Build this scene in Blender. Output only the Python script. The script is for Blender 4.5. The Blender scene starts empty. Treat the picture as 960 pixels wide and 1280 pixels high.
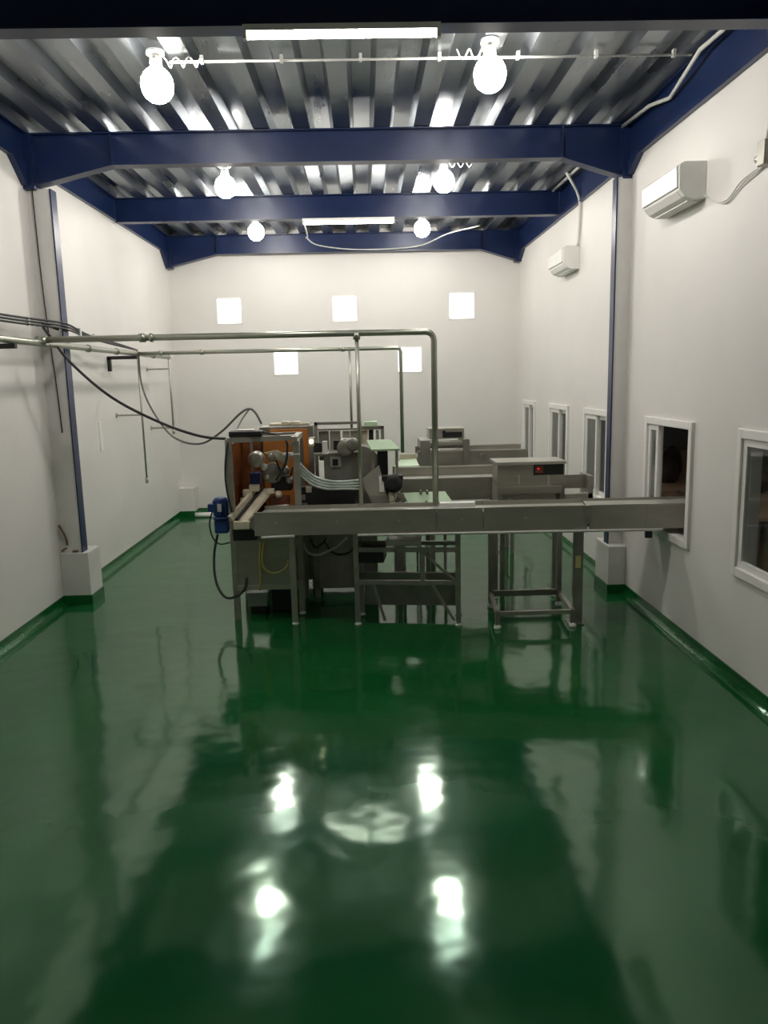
import bpy, math, random
from mathutils import Vector, Matrix
random.seed(7)
S = bpy.context.scene
C = S.collection

# ------------------------------------------------------------------ camera, world, exposure
F, PITCH, YAW, ROLL, HCAM = 972.28, .17029, .02154, -.02287, 2.4
cp, sp, cy_, sy_ = math.cos(PITCH), math.sin(PITCH), math.cos(YAW), math.sin(YAW)
FW = Vector((sy_*cp, cy_*cp, -sp)); RT0 = Vector((cy_, -sy_, 0)); UP0 = RT0.cross(FW)
RT = RT0*math.cos(ROLL)+UP0*math.sin(ROLL); UP = UP0*math.cos(ROLL)-RT0*math.sin(ROLL)
cam = bpy.data.objects.new('camera', bpy.data.cameras.new('camera')); C.objects.link(cam)
m = Matrix((RT, UP, -FW)).transposed().to_4x4(); m.translation = (0, 0, HCAM)
cam.matrix_world = m
cam.data.sensor_fit = 'VERTICAL'; cam.data.sensor_height = 36; cam.data.lens = F*36/1280
cam.data.clip_start = .05
S.camera = cam
w = bpy.data.worlds.new('world'); S.world = w; w.use_nodes = True
w.node_tree.nodes['Background'].inputs[0].default_value = (.02, .022, .03, 1)
w.node_tree.nodes['Background'].inputs[1].default_value = .3
S.view_settings.view_transform = 'Standard'; S.view_settings.look = 'None'
S.view_settings.exposure = 0.7; S.view_settings.gamma = 1.0
S.view_settings.use_curve_mapping = False
BULB_E, TUBE_E, PANE_E, ANNEX_E = 82.0, 20.0, 1.6, 40.0

def ray(u, v): return FW+RT*((u-480)/F)-UP*((v-640)/F)
def at(u, v, Y):                       # point of the pixel on the plane at depth Y
    d = ray(u, v); t = Y/d.y; return Vector((d.x*t, Y, HCAM+d.z*t))
def atx(u, v, X):
    d = ray(u, v); t = X/d.x; return Vector((X, d.y*t, HCAM+d.z*t))

# ------------------------------------------------------------------ materials
MATS = {}
def mat(name, col, rough=.5, metal=0., emis=0., bump=0., bscale=20., var=0., vscale=6., coat=0., spec=.5, stretch=(1,1,1), rvar=0.):
    if name in MATS: return MATS[name]
    M = bpy.data.materials.new(name); M.use_nodes = True; nt = M.node_tree; N = nt.nodes; L = nt.links
    b = N['Principled BSDF']
    b.inputs['Base Color'].default_value = (*col, 1); b.inputs['Roughness'].default_value = rough
    b.inputs['Metallic'].default_value = metal; b.inputs['Coat Weight'].default_value = coat
    b.inputs['Specular IOR Level'].default_value = spec
    if emis:
        b.inputs['Emission Color'].default_value = (*col, 1); b.inputs['Emission Strength'].default_value = emis
    if bump or var or rvar:
        tc = N.new('ShaderNodeTexCoord'); mp = N.new('ShaderNodeMapping'); mp.inputs['Scale'].default_value = stretch
        L.new(tc.outputs['Object'], mp.inputs[0])
    if var or rvar:
        n = N.new('ShaderNodeTexNoise'); n.inputs['Scale'].default_value = vscale; n.inputs['Detail'].default_value = 5
        L.new(mp.outputs[0], n.inputs['Vector'])
    if var:
        r = N.new('ShaderNodeMapRange'); r.inputs['From Min'].default_value = .3; r.inputs['From Max'].default_value = .7
        r.inputs['To Min'].default_value = 1-var; r.inputs['To Max'].default_value = 1+var
        L.new(n.outputs['Fac'], r.inputs['Value'])
        mx = N.new('ShaderNodeVectorMath'); mx.operation = 'SCALE'; mx.inputs[0].default_value = col
        L.new(r.outputs[0], mx.inputs['Scale']); L.new(mx.outputs[0], b.inputs['Base Color'])
    if rvar:
        r2 = N.new('ShaderNodeMapRange'); r2.inputs['From Min'].default_value = .3; r2.inputs['From Max'].default_value = .7
        r2.inputs['To Min'].default_value = max(.02, rough-rvar); r2.inputs['To Max'].default_value = rough+rvar
        L.new(n.outputs['Fac'], r2.inputs['Value']); L.new(r2.outputs[0], b.inputs['Roughness'])
    if bump:
        n2 = N.new('ShaderNodeTexNoise'); n2.inputs['Scale'].default_value = bscale; n2.inputs['Detail'].default_value = 2
        L.new(mp.outputs[0], n2.inputs['Vector'])
        bp = N.new('ShaderNodeBump'); bp.inputs['Strength'].default_value = 1; bp.inputs['Distance'].default_value = bump
        L.new(n2.outputs['Fac'], bp.inputs['Height']); L.new(bp.outputs[0], b.inputs['Normal'])
    MATS[name] = M; return M

WALL = mat('plaster_paint', (.72, .70, .665), .55, var=.035, vscale=.9, bump=.002, bscale=3)
COLGREY = mat('column_paint', (.70, .685, .655), .5, var=.06, vscale=3)
PLINTHM = mat('plinth_paint', (.70, .685, .655), .55, var=.05, vscale=4, bump=.003, bscale=6)
FLOOR = mat('green_epoxy', (.006, .092, .022), .10, bump=.0060, bscale=2.1, var=.16, vscale=.7, rvar=.03, coat=.0, spec=.8)
FLOOR.node_tree.nodes['Principled BSDF'].inputs['Specular Tint'].default_value = (.62, 1., .70, 1)
COVE = mat('green_cove', (.006, .092, .022), .14, bump=.003, bscale=9, var=.16, vscale=3, spec=.8)
COVE.node_tree.nodes['Principled BSDF'].inputs['Specular Tint'].default_value = (.62, 1., .70, 1)
BLUE = mat('navy_paint', (.005, .017, .072), .36, var=.12, vscale=3)
COLBLUE = BLUE
DECK = mat('galvanised_deck', (.31, .335, .355), .33, 1., var=.22, vscale=1.6, stretch=(3, .5, 1), rvar=.10)
STEEL = mat('stainless', (.40, .38, .33), .36, .7, var=.12, vscale=5, rvar=.06, stretch=(.5, 1, 2))
STEELD = mat('dull_shaded_steel', (.29, .28, .245), .42, .65, var=.15, vscale=7)  # dull finish; on stainless legs the darker colour holds part of their shade
STEELL = mat('bright_steel', (.54, .52, .465), .3, .68, var=.08, vscale=5)
BELT = mat('belt', (.40, .41, .35), .5, var=.12, vscale=6)
BLACK = mat('black_plastic', (.012, .012, .013), .45, var=.1)
RUBBER = mat('black_rubber', (.018, .019, .020), .55, var=.1)
CABLEG = mat('grey_cable', (.12, .12, .115), .5, var=.1)
ORANGE = mat('orange_acrylic', (.46, .17, .035), .25, var=.1, vscale=3)
BROWN = mat('brown_acrylic', (.20, .065, .018), .25, var=.3, vscale=6)
REDP = mat('red_brown_paint', (.20, .05, .03), .4, var=.15)
PGREEN = mat('pale_green_plate', (.52, .68, .47), .4, var=.05)
WHITEP = mat('white_plastic', (.80, .80, .76), .35, var=.03)
CREAM = mat('cream_plastic', (.62, .56, .42), .45, var=.12, vscale=9)
PIPE = mat('pipe_steel', (.40, .41, .34), .33, .75, var=.1, vscale=8)
CONDUIT = mat('conduit_pvc', (.62, .62, .58), .4, var=.05)
MOTOR = mat('motor_blue', (.015, .05, .21), .4, var=.15, vscale=8)
YELLOWT = mat('yellow_tube', (.50, .42, .12), .35, var=.1)
HOSE = mat('clear_hose', (.50, .58, .53), .22, var=.12, vscale=14)
FRAMEW = mat('window_white', (.82, .80, .77), .35, var=.02)
STICKER = mat('yellow_sticker', (.75, .68, .30), .5, var=.03)
REDL = mat('red_display', (.8, .02, .03), .4, emis=.5)
CARD = mat('cardboard', (.36, .24, .14), .7, var=.12)
WOOD = mat('table_wood', (.50, .33, .22), .5, var=.15, stretch=(1, 6, 1))
SACK = mat('dark_sack', (.05, .035, .03), .8, var=.3, bump=.01, bscale=8)
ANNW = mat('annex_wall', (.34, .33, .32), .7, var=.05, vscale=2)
STICKM = mat('brown_stick', (.20, .13, .07), .7, var=.2)
TUB = mat('translucent_tub', (.33, .35, .34), .3, var=.08)
BULBM = mat('bulb_glow', (1., .95, .885), .3, emis=BULB_E)
TUBEM = mat('tube_glow', (1., .97, .90), .3, emis=TUBE_E)
ANNEXM = mat('annex_tube_glow', (1., .95, .9), .3, emis=ANNEX_E)
PANEM = mat('lit_pane', (1., .99, .96), .3, emis=PANE_E)
PILOT = mat('pilot_glow', (1., .9, .6), .3, emis=6.)
def glass():
    M = bpy.data.materials.new('window_glass'); M.use_nodes = True; nt = M.node_tree; N = nt.nodes; L = nt.links
    N.remove(N['Principled BSDF'])
    t = N.new('ShaderNodeBsdfTransparent'); t.inputs[0].default_value = (.80, .83, .82, 1)
    g = N.new('ShaderNodeBsdfGlossy'); g.inputs['Roughness'].default_value = .04
    lw = N.new('ShaderNodeLayerWeight'); pw_ = N.new('ShaderNodeMath'); pw_.operation = 'POWER'; pw_.inputs[1].default_value = 5
    L.new(lw.outputs['Facing'], pw_.inputs[0])      # Schlick reflectance, the same on both faces of the pane
    f = N.new('ShaderNodeMath'); f.operation = 'MULTIPLY_ADD'; f.inputs[1].default_value = .9; f.inputs[2].default_value = .04
    L.new(pw_.outputs[0], f.inputs[0])
    x = N.new('ShaderNodeMixShader'); L.new(f.outputs[0], x.inputs[0]); L.new(t.outputs[0], x.inputs[1]); L.new(g.outputs[0], x.inputs[2])
    L.new(x.outputs[0], N['Material Output'].inputs[0]); return M
GLASS = glass()

# ------------------------------------------------------------------ mesh helpers
class MB:
    def __init__(s): s.v = []; s.f = []; s.sm = []
    def add(s, vs, fs, smooth=False):
        o = len(s.v); s.v += [tuple(q) for q in vs]
        for f in fs: s.f.append([i+o for i in f]); s.sm.append(smooth)
        return s
    def box(s, a, b):
        x0, x1 = sorted((a[0], b[0])); y0, y1 = sorted((a[1], b[1])); z0, z1 = sorted((a[2], b[2]))
        return s.add([(x0,y0,z0),(x1,y0,z0),(x1,y1,z0),(x0,y1,z0),(x0,y0,z1),(x1,y0,z1),(x1,y1,z1),(x0,y1,z1)],
            [(0,3,2,1),(4,5,6,7),(0,1,5,4),(1,2,6,5),(2,3,7,6),(3,0,4,7)])
    def cbox(s, c, d): return s.box([c[i]-d[i]/2 for i in range(3)], [c[i]+d[i]/2 for i in range(3)])
    def hexa(s, b4, t4):               # any 8 corners: bottom ring (ccw from above), top ring
        return s.add(list(b4)+list(t4), [(3,2,1,0),(4,5,6,7),(0,1,5,4),(1,2,6,5),(2,3,7,6),(3,0,4,7)])
    def prism(s, prof, axis, a, b):    # profile in the other two axes, extruded along axis
        n = len(prof)
        def P(q, t): return {'x': (t, q[0], q[1]), 'y': (q[0], t, q[1]), 'z': (q[0], q[1], t)}[axis]
        return s.add([P(q, a) for q in prof]+[P(q, b) for q in prof],
            [tuple(range(n-1, -1, -1)), tuple(range(n, 2*n))]+[(i, (i+1) % n, n+(i+1) % n, n+i) for i in range(n)])
    def bar(s, p, q, wd, ht, up=(0,0,1)):   # rectangular bar between two points
        p, q = Vector(p), Vector(q); d = (q-p).normalized(); u = Vector(up)
        if abs(d.dot(u)) > .98: u = Vector((0,1,0))
        r = d.cross(u).normalized(); u = r.cross(d)
        k = [(-1,-1),(1,-1),(1,1),(-1,1)]
        return s.hexa([p+r*(a*wd/2)+u*(b*ht/2) for a, b in k], [q+r*(a*wd/2)+u*(b*ht/2) for a, b in k])
    def tube(s, pts, r, n=8, cap=True):
        pts = [Vector(q) for q in pts]; rs = r if isinstance(r, (list, tuple)) else [r]*len(pts)
        o = len(s.v); prev = None
        for i, q in enumerate(pts):
            d = (pts[min(i+1, len(pts)-1)]-pts[max(i-1, 0)]).normalized()
            if prev is None:
                u = Vector((0,0,1)) if abs(d.z) < .9 else Vector((1,0,0))
            else: u = prev
            x = d.cross(u).normalized(); u = x.cross(d).normalized(); prev = u
            for k in range(n):
                a = 2*math.pi*k/n; s.v.append(tuple(q+(x*math.cos(a)+u*math.sin(a))*rs[i]))
        for i in range(len(pts)-1):
            for k in range(n):
                s.f.append([o+i*n+k, o+i*n+(k+1) % n, o+(i+1)*n+(k+1) % n, o+(i+1)*n+k]); s.sm.append(True)
        if cap:
            s.f.append([o+k for k in range(n-1, -1, -1)]); s.sm.append(False)
            s.f.append([o+(len(pts)-1)*n+k for k in range(n)]); s.sm.append(False)
        return s
    def cyl(s, p, q, r, n=14, r2=None): return s.tube([p, q], [r, r if r2 is None else r2], n)
    def lathe(s, c, prof, n=16, axis='z'):   # prof: (radius, height)
        o = len(s.v)
        for r, h in prof:
            for k in range(n):
                a = 2*math.pi*k/n; e = (r*math.cos(a), r*math.sin(a))
                d = {'z': (e[0], e[1], h), 'y': (e[0], h, e[1]), 'x': (h, e[0], e[1])}[axis]
                s.v.append(tuple(c[i]+d[i] for i in range(3)))
        for i in range(len(prof)-1):
            for k in range(n):
                s.f.append([o+i*n+k, o+i*n+(k+1) % n, o+(i+1)*n+(k+1) % n, o+(i+1)*n+k]); s.sm.append(True)
        s.f.append([o+k for k in range(n-1, -1, -1)]); s.sm.append(False)
        s.f.append([o+(len(prof)-1)*n+k for k in range(n)]); s.sm.append(False)
        return s
    def build(s, name, material, parent=None, bevel=0., local=False):
        o3 = Vector((0,0,0))
        if parent is not None and not local: o3 = ORI.get(parent.name, Vector((0,0,0)))
        me = bpy.data.meshes.new(name); me.from_pydata([tuple(Vector(v)-o3) for v in s.v], [], s.f)
        for p_, k in zip(me.polygons, s.sm): p_.use_smooth = k
        me.update(); me.materials.append(material)
        ob = bpy.data.objects.new(name, me); C.objects.link(ob)
        if parent is not None:
            ob.parent = parent; ORI[ob.name] = ORI.get(parent.name, Vector((0,0,0))).copy() if not local else Vector((0,0,0))
        else: ORI[ob.name] = Vector((0,0,0))
        if bevel:
            bm = ob.modifiers.new('bevel', 'BEVEL'); bm.width = bevel; bm.segments = 2; bm.limit_method = 'ANGLE'
        return ob
ORI = {}
def thing(name, label, cat, loc, group=None, rz=0):
    o = bpy.data.objects.new(name, None); C.objects.link(o); o.location = loc; o.rotation_euler.z = rz
    o.empty_display_size = .1; o['label'] = label; o['category'] = cat
    if group: o['group'] = group
    ORI[o.name] = Vector(loc); return o
def tag(o, label, cat, group=None):
    o['label'] = label; o['category'] = cat
    if group: o['group'] = group
    return o
def struct(o): o['kind'] = 'structure'; return o
def B(a, b): return MB().box(a, b)
def smooth_path(pts, n=8):             # Catmull-Rom
    pts = [Vector(q) for q in pts]; P = [pts[0]*2-pts[1]]+pts+[pts[-1]*2-pts[-2]]; out = []
    for i in range(1, len(P)-2):
        for k in range(n):
            t = k/n; a, b, c, d = P[i-1:i+3]
            out.append(.5*((2*b)+(c-a)*t+(2*a-5*b+4*c-d)*t*t+(3*b-a-3*c+d)*t**3))
    return out+[pts[-1]]

# ------------------------------------------------------------------ the room
XL, XR, YB, YF = -3.40, 2.82, 14.35, -3.0
ZL, ZR, ZD = 4.63, 4.545, 4.91          # beam undersides along the walls, deck underside
struct(B((XL-.2, YF-.2, -.2), (XR+.15, YB+.2, 0)).build('floor', FLOOR))
struct(B((XL-.2, YF-.2, 0), (XL, YB+.2, 5.15)).build('wall_left', WALL))
struct(B((XL-.2, YF-.2, 0), (XR+.15, YF, 5.15)).build('wall_front', WALL))
def wall_with_holes(name, axis, a0, a1, t0, t1, z0, z1, holes, material):
    mb = MB(); cuts = sorted({a0, a1, *[h[0] for h in holes], *[h[1] for h in holes]})
    for c0, c1 in zip(cuts, cuts[1:]):
        hs = sorted([(h[2], h[3]) for h in holes if h[0] <= c0+1e-6 and h[1] >= c1-1e-6]); z = z0
        for h in hs+[(z1, z1)]:
            if h[0]-z > 1e-4:
                if axis == 'y': mb.box((t0, c0, z), (t1, c1, h[0]))
                else: mb.box((c0, t0, z), (c1, t1, h[0]))
            z = h[1]
    return struct(mb.build(name, material))
WZ0, WZ1 = .90, 1.92
WINS = [(12.92, 13.80), (10.80, 11.80), (8.98, 9.92), (6.66, 7.70), (4.72, 5.74)]
wall_with_holes('wall_right', 'y', YF-.2, YB+.2, XR, XR+.15, 0, 5.15, [(a, b, WZ0, WZ1) for a, b in WINS], WALL)
BW = [(-2.59, -2.15, 3.42, 3.87), (-.53, -.09, 3.42, 3.87), (1.56, 2.02, 3.42, 3.88), (-1.62, -1.18, 2.50, 2.94), (.62, 1.06, 2.50, 2.95)]
wall_with_holes('wall_back', 'x', XL-.2, XR+.15, YB, YB+.2, 0, 5.15, BW, WALL)
n = 1
for (x0, x1, z0, z1) in BW:
    o = struct(B((x0, YB+.06, z0), (x1, YB+.08, z1)).build('window_%d' % n, PANEM)); n += 1
    fr = MB()
    for q in ((x0-.01, x0+.012), (x1-.012, x1+.01)): fr.box((q[0], YB-.006, z0-.01), (q[1], YB+.07, z1+.01))
    for q in ((z0-.01, z0+.012), (z1-.012, z1+.01)): fr.box((x0, YB-.006, q[0]), (x1, YB+.07, q[1]))
    fr.build('window_frame', FRAMEW, o)
# coved skirting
def cove(name, p, q, inward, ht=.10, out=.07):
    p, q, i = Vector(p), Vector(q), Vector(inward); prof = [(0, 0), (0, ht), (.012, ht)]
    for k in range(6):
        a = math.pi/2*k/5; prof.append((.012+(out-.012)*(1-math.cos(a)), ht*.85*(1-math.sin(a))))
    mb = MB(); nn = len(prof)
    vs = [e+i*r+Vector((0,0,h)) for e in (p, q) for r, h in prof]
    mb.add(vs, [(k, (k+1) % nn, nn+(k+1) % nn, nn+k) for k in range(nn)]+[tuple(range(nn)), tuple(range(2*nn-1, nn-1, -1))])
    return struct(mb.build(name, COVE))
cove('baseboard_left', (XL, YF, 0), (XL, YB, 0), (1, 0, 0))
cove('baseboard_right', (XR, YB, 0), (XR, YF, 0), (-1, 0, 0))
cove('baseboard_back', (XL, YB, 0), (XR, YB, 0), (0, -1, 0))

# ceiling: trapezoidal steel deck, ribs running away from the camera
ceil_o = bpy.data.objects.new('ceiling', None); C.objects.link(ceil_o); ceil_o['kind'] = 'structure'; ORI['ceiling'] = Vector((0,0,0))
PIT, DEPTH = .405, .095
def deck_sheet(x0, nrib):
    prof = []
    for k in range(nrib):
        b = x0+k*PIT
        prof += [(b, ZD), (b+.005, ZD), (b+.165, ZD), (b+.205, ZD+DEPTH), (b+.365, ZD+DEPTH), (b+.405, ZD)]
    prof.append((x0+nrib*PIT+.012, ZD))
    pts = [prof[0]]
    for q in prof[1:]:
        if abs(q[0]-pts[-1][0]) > 1e-4: pts.append(q)
    th = .0025; nn = len(pts); ys = (YF-.1, YB+.1); vs = []
    for y in ys:
        vs += [(x, y, z) for x, z in pts]+[(x, y, z+th) for x, z in pts]
    fs = []
    for k in range(nn-1):
        fs += [(k, k+1, 2*nn+k+1, 2*nn+k), (nn+k, 3*nn+k, 3*nn+k+1, nn+k+1)]
    fs += [(0, 2*nn, 3*nn, nn), (nn-1, 2*nn-1, 4*nn-1, 3*nn-1)]
    return MB().add(vs, fs)
x = XL-.08; k = 0
while x < XR+.1:
    nr = 2
    o = deck_sheet(x, nr).build('deck_sheet', DECK, ceil_o); o.location.z = .003*(k % 2); x += nr*PIT; k += 1
struct(B((XL-.2, YF-.2, ZD+.16), (XR+.15, YB+.2, ZD+.3)).build('ceiling_slab', ANNW))

# cross beams
def stiff(mb, x, y, z0, z1): return mb.box((x-.006, y-.07, z0), (x+.006, y+.07, z1))
def cross_beam(Y, haunch, label):
    t = thing('cross_beam', label, 'beam', (0, Y, 4.59), 'blue steel beams across the ceiling')
    zb = 4.59; t0 = ZD-.003
    B((XL+.04, Y-.006, zb+.012), (XR-.04, Y+.006, t0-.012)).build('web', BLUE, t)
    B((XL+.04, Y-.075, t0-.012), (XR-.04, Y+.075, t0)).build('top_flange', BLUE, t)
    if haunch:
        B((-2.50, Y-.075, zb), (2.10, Y+.075, zb+.012)).build('bottom_flange', BLUE, t)
        for s, xi, xo in ((-1, -2.50, XL+.10), (1, 2.10, XR-.10)):
            zo = 4.40; mb = MB()
            mb.hexa([(xi, Y-.075, zb), (xo, Y-.075, zo), (xo, Y+.075, zo), (xi, Y+.075, zb)][::s],
                    [(xi, Y-.075, zb+.014), (xo, Y-.075, zo+.014), (xo, Y+.075, zo+.014), (xi, Y+.075, zb+.014)][::s])
            mb.build('haunch_flange', BLUE, t)
            mb = MB(); mb.add([(xi, Y-.005, zb+.01), (xo, Y-.005, zo+.01), (xo, Y-.005, zb+.03), (xi, Y+.005, zb+.01), (xo, Y+.005, zo+.01), (xo, Y+.005, zb+.03)],
                   [(0,1,2), (5,4,3), (0,3,4,1), (1,4,5,2), (2,5,3,0)]); mb.build('haunch_web', BLUE, t)
            stiff(MB(), xi, Y, zb, t0-.012).build('stiffener_plate', BLUE, t)
            B((xo-.012, Y-.085, zo-.03), (xo+.012, Y+.085, t0)).build('end_plate', BLUE, t)
            bm = MB()
            for zz in (4.46, 4.58, 4.70, 4.82):
                for yy in (-.045, .045):
                    bm.cyl((xo-s*.030, Y+yy, zz), (xo-s*.010, Y+yy, zz), .013, 6)
            bm.build('bolts', BLUE, t)['kind'] = 'stuff'
            B((xo, Y-.09, zo-.03), (XR-.0 if s > 0 else XL, Y+.09, t0)).build('column_head', BLUE, t)
    else:
        B((XL+.04, Y-.075, zb), (XR-.04, Y+.075, zb+.012)).build('bottom_flange', BLUE, t)
    return t
cross_beam(5.40, False, 'dark navy steel beam carrying the long fluorescent tube, before the column beam')
cross_beam(8.50, True, 'navy steel beam with haunched ends resting on the two columns')
cross_beam(11.35, False, 'navy steel beam carrying the short-looking tube between column beam and back wall')
cross_beam(14.22, True, 'navy steel beam with haunched ends hugging the top of the back wall')
def edge_beam(side, label):
    X = XL if side < 0 else XR; zb = ZL if side < 0 else ZR; s = -side
    t = thing('edge_beam', label, 'beam', (X, 6, zb), 'blue steel beams along the wall tops')
    B((X, YF+.01, zb), (X+s*.035, YB, ZD-.012)).build('web', BLUE, t)
    B((X, YF+.01, zb-.008), (X+s*.05, YB, zb+.006)).build('bottom_flange', BLUE, t)
    B((X, YF+.01, ZD-.014), (X+s*.09, YB, ZD-.004)).build('top_flange', BLUE, t)
    for yc in (8.50, 14.22):
        prof = [(yc-.10, zb), (yc-.10, 4.40), (yc-.13, 4.40), (yc-.42, zb)]
        MB().prism(prof, 'x', X, X+s*.06).build('haunch', BLUE, t)
    return t
edge_beam(-1, 'navy steel beam along the top of the wall with the overhead pipes')
edge_beam(1, 'navy steel beam along the top of the wall with the windows')

# columns with plinths
def column(side, y0, y1, top, zbase, label):
    X = XL if side < 0 else XR; s = -side; inn = X+s*(.25 if side < 0 else .165)
    t = thing('steel_column', label, 'column', (X, (y0+y1)/2, zbase))
    B((X, y0+.012, zbase), (inn-s*.014, y1-.012, top)).build('grey_infill', COLGREY, t)
    B((inn-s*.014, y0, zbase), (inn, y1, top)).build('blue_flange', COLBLUE, t)
    return t
column(-1, 8.47, 8.62, 4.385, .56, 'grey painted column with blue flange edge on the pipe wall')
column(1, 8.40, 8.53, 4.385, .51, 'grey painted column with blue flange edge on the window wall')
def plinth(x0, x1, y0, y1, h, label, sides):
    t = thing('column_plinth', label, 'plinth', ((x0+x1)/2, (y0+y1)/2, 0))
    B((x0, y0, 0), (x1, y1, h)).build('block', PLINTHM, t, bevel=.008)
    sk = MB()
    if 'f' in sides: sk.box((x0, y0-.012, 0), (x1, y0+.01, .10))
    if 'r' in sides: sk.box((x1-.01, y0-.012, 0), (x1+.012, y1, .10))
    if 'l' in sides: sk.box((x0-.012, y0-.012, 0), (x0+.01, y1, .10))
    sk.build('skirting', COVE, t, bevel=.004)
    return t
plinth(XL, -3.09, 8.45, 8.83, .58, 'pale concrete plinth under the column on the pipe wall', 'fr')
plinth(2.63, XR, 8.26, 8.74, .53, 'pale concrete plinth under the column on the window wall', 'fl')
plinth(XL, -3.13, 14.02, YB, .52, 'low pale plinth in the back corner by the pipe wall', 'fr')

# side windows
def side_window(num, y0, y1, sash_pos):
    z0, z1 = WZ0, WZ1
    o = MB(); fw = .065
    for a, b in ((y0-.05, y0+.02), (y1-.02, y1+.05)): o.box((XR-.030, a, z0-.05), (XR+.06, b, z1+.05))
    for a, b in ((z0-.05, z0+.02), (z1-.02, z1+.05)): o.box((XR-.030, y0+.02, a), (XR+.06, y1-.02, b))
    w_ = struct(o.build('window_%d' % num, FRAMEW, bevel=.006))
    for i, (a, b) in enumerate(sash_pos):
        xs = XR-.008+.034*i; sb = MB()
        for p_, q_ in ((a, a+.055), (b-.055, b)): sb.box((xs, p_, z0+.02), (xs+.03, q_, z1-.02))
        for p_, q_ in ((z0+.02, z0+.075), (z1-.075, z1-.02)): sb.box((xs, a+.055, p_), (xs+.03, b-.055, q_))
        s_ = sb.build('sash', FRAMEW, w_)
        B((xs+.013, a+.05, z0+.07), (xs+.018, b-.05, z1-.07)).build('pane', GLASS, s_)
    return w_
num = 6
for i, (a, b) in enumerate(WINS):
    mid = (a+b)/2
    if i == 3: sp = [(b-.28, b-.02)]       # slid open for the conveyor
    else: sp = [(mid-.03, b-.02), (a+.02, mid+.03)]
    side_window(num, a, b, sp); num += 1

# annex beyond the windows
AX0, AX1 = XR+.15, 6.4
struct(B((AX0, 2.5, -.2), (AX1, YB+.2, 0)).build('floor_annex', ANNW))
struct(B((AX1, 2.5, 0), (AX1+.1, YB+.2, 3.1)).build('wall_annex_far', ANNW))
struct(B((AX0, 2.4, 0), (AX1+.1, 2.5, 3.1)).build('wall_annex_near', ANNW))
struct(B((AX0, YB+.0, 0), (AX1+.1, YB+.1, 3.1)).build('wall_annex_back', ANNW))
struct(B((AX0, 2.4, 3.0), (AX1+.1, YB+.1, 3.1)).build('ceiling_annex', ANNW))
t = thing('ceiling_tube_offscreen', 'fluorescent tube above the outlet table in the room beyond', 'lamp', (4.7, 5.6, 2.9))
B((4.67, 5.0, 2.96), (4.73, 6.2, 3.0)).build('batten', WHITEP, t); MB().cyl((4.7, 5.02, 2.94), (4.7, 6.18, 2.94), .016, 8).build('tube_offscreen', ANNEXM, t)
def table(x0, x1, y0, y1, h, label):
    t = thing('work_table', label, 'table', ((x0+x1)/2, (y0+y1)/2, 0))
    B((x0, y0, h-.04), (x1, y1, h)).build('table_top', WOOD, t, bevel=.004)
    for a in (x0+.05, x1-.05):
        for b in (y0+.05, y1-.05): B((a-.025, b-.025, 0), (a+.025, b+.025, h-.04)).build('leg', STEELD, t)
    return t
table(3.45, 4.35, 8.75, 10.9, 1.02, 'wooden work table beyond the window the conveyor enters')
table(3.45, 4.35, 6.75, 8.5, 1.10, 'wooden table facing the conveyor outlet in the room beyond')
def sack(x, y, z, r, h, label):
    o = MB().lathe((x, y, z), [(r*.75, 0), (r, h*.15), (r*1.02, h*.5), (r*.8, h*.8), (r*.3, h*.95), (r*.22, h)], 12)
    return tag(o.build('sack', SACK), label, 'sack')
sack(3.80, 9.75, 1.02, .17, .33, 'dark brown sack on the table beyond the conveyor window')
sack(4.12, 10.35, 1.02, .13, .40, 'slim dark sack standing behind the brown sack on the table')
sack(4.15, 8.2, 1.10, .15, .26, 'dark sack on the table facing the conveyor outlet')
t = thing('carton', 'brown carton on the floor under the table facing the conveyor outlet', 'carton', (3.85, 7.4, 0))
B((3.6, 7.1, 0), (4.1, 7.7, .8)).build('body', CARD, t, bevel=.004); B((3.6, 7.39, .8), (4.1, 7.41, .803)).build('tape', CREAM, t)
t = thing('carton', 'brown carton standing behind the table beyond the conveyor window', 'carton', (4.9, 11.7, 0))
B((4.6, 11.4, 0), (5.2, 12.0, 1.25)).build('body', CARD, t, bevel=.004); B((4.6, 11.69, 1.25), (5.2, 11.71, 1.253)).build('tape', CREAM, t)

# ------------------------------------------------------------------ lamps
def bulb(x, y, label):
    z = 4.66; t = thing('pendant_bulb', label, 'bulb', (x, y, z), 'bare bulbs hanging under the deck')
    prof = [(.012, -.125), (.055, -.116), (.094, -.088), (.117, -.046), (.125, 0), (.117, .046), (.094, .088), (.068, .112), (.048, .125)]
    MB().lathe((x, y, z), prof, 16).build('globe', BULBM, t)
    MB().lathe((x, y, z), [(.042, .125), (.048, .13), (.048, .19), (.03, .20)], 12).build('socket', WHITEP, t)
    MB().cyl((x, y, z+.19), (x, y, ZD-.002), .012, 8).build('stem', CONDUIT, t)
    MB().lathe((x, y, ZD), [(.07, -.03), (.07, -.004), (.03, 0)], 14).build('ceiling_rose', WHITEP, t)
BX = [(-1.53, 6.50, 'bare glowing bulb between tube beam and column beam, pipe wall side'),
      (1.02, 6.38, 'bare glowing bulb between tube beam and column beam, window wall side'),
      (-1.57, 9.72, 'bare glowing bulb just past the column beam, pipe wall side'),
      (1.00, 9.64, 'bare glowing bulb just past the column beam, window wall side'),
      (-1.60, 12.58, 'bare glowing bulb in front of the back wall beam, pipe wall side'),
      (.96, 12.56, 'bare glowing bulb in front of the back wall beam, window wall side')]
for a in BX: bulb(*a)
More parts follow.
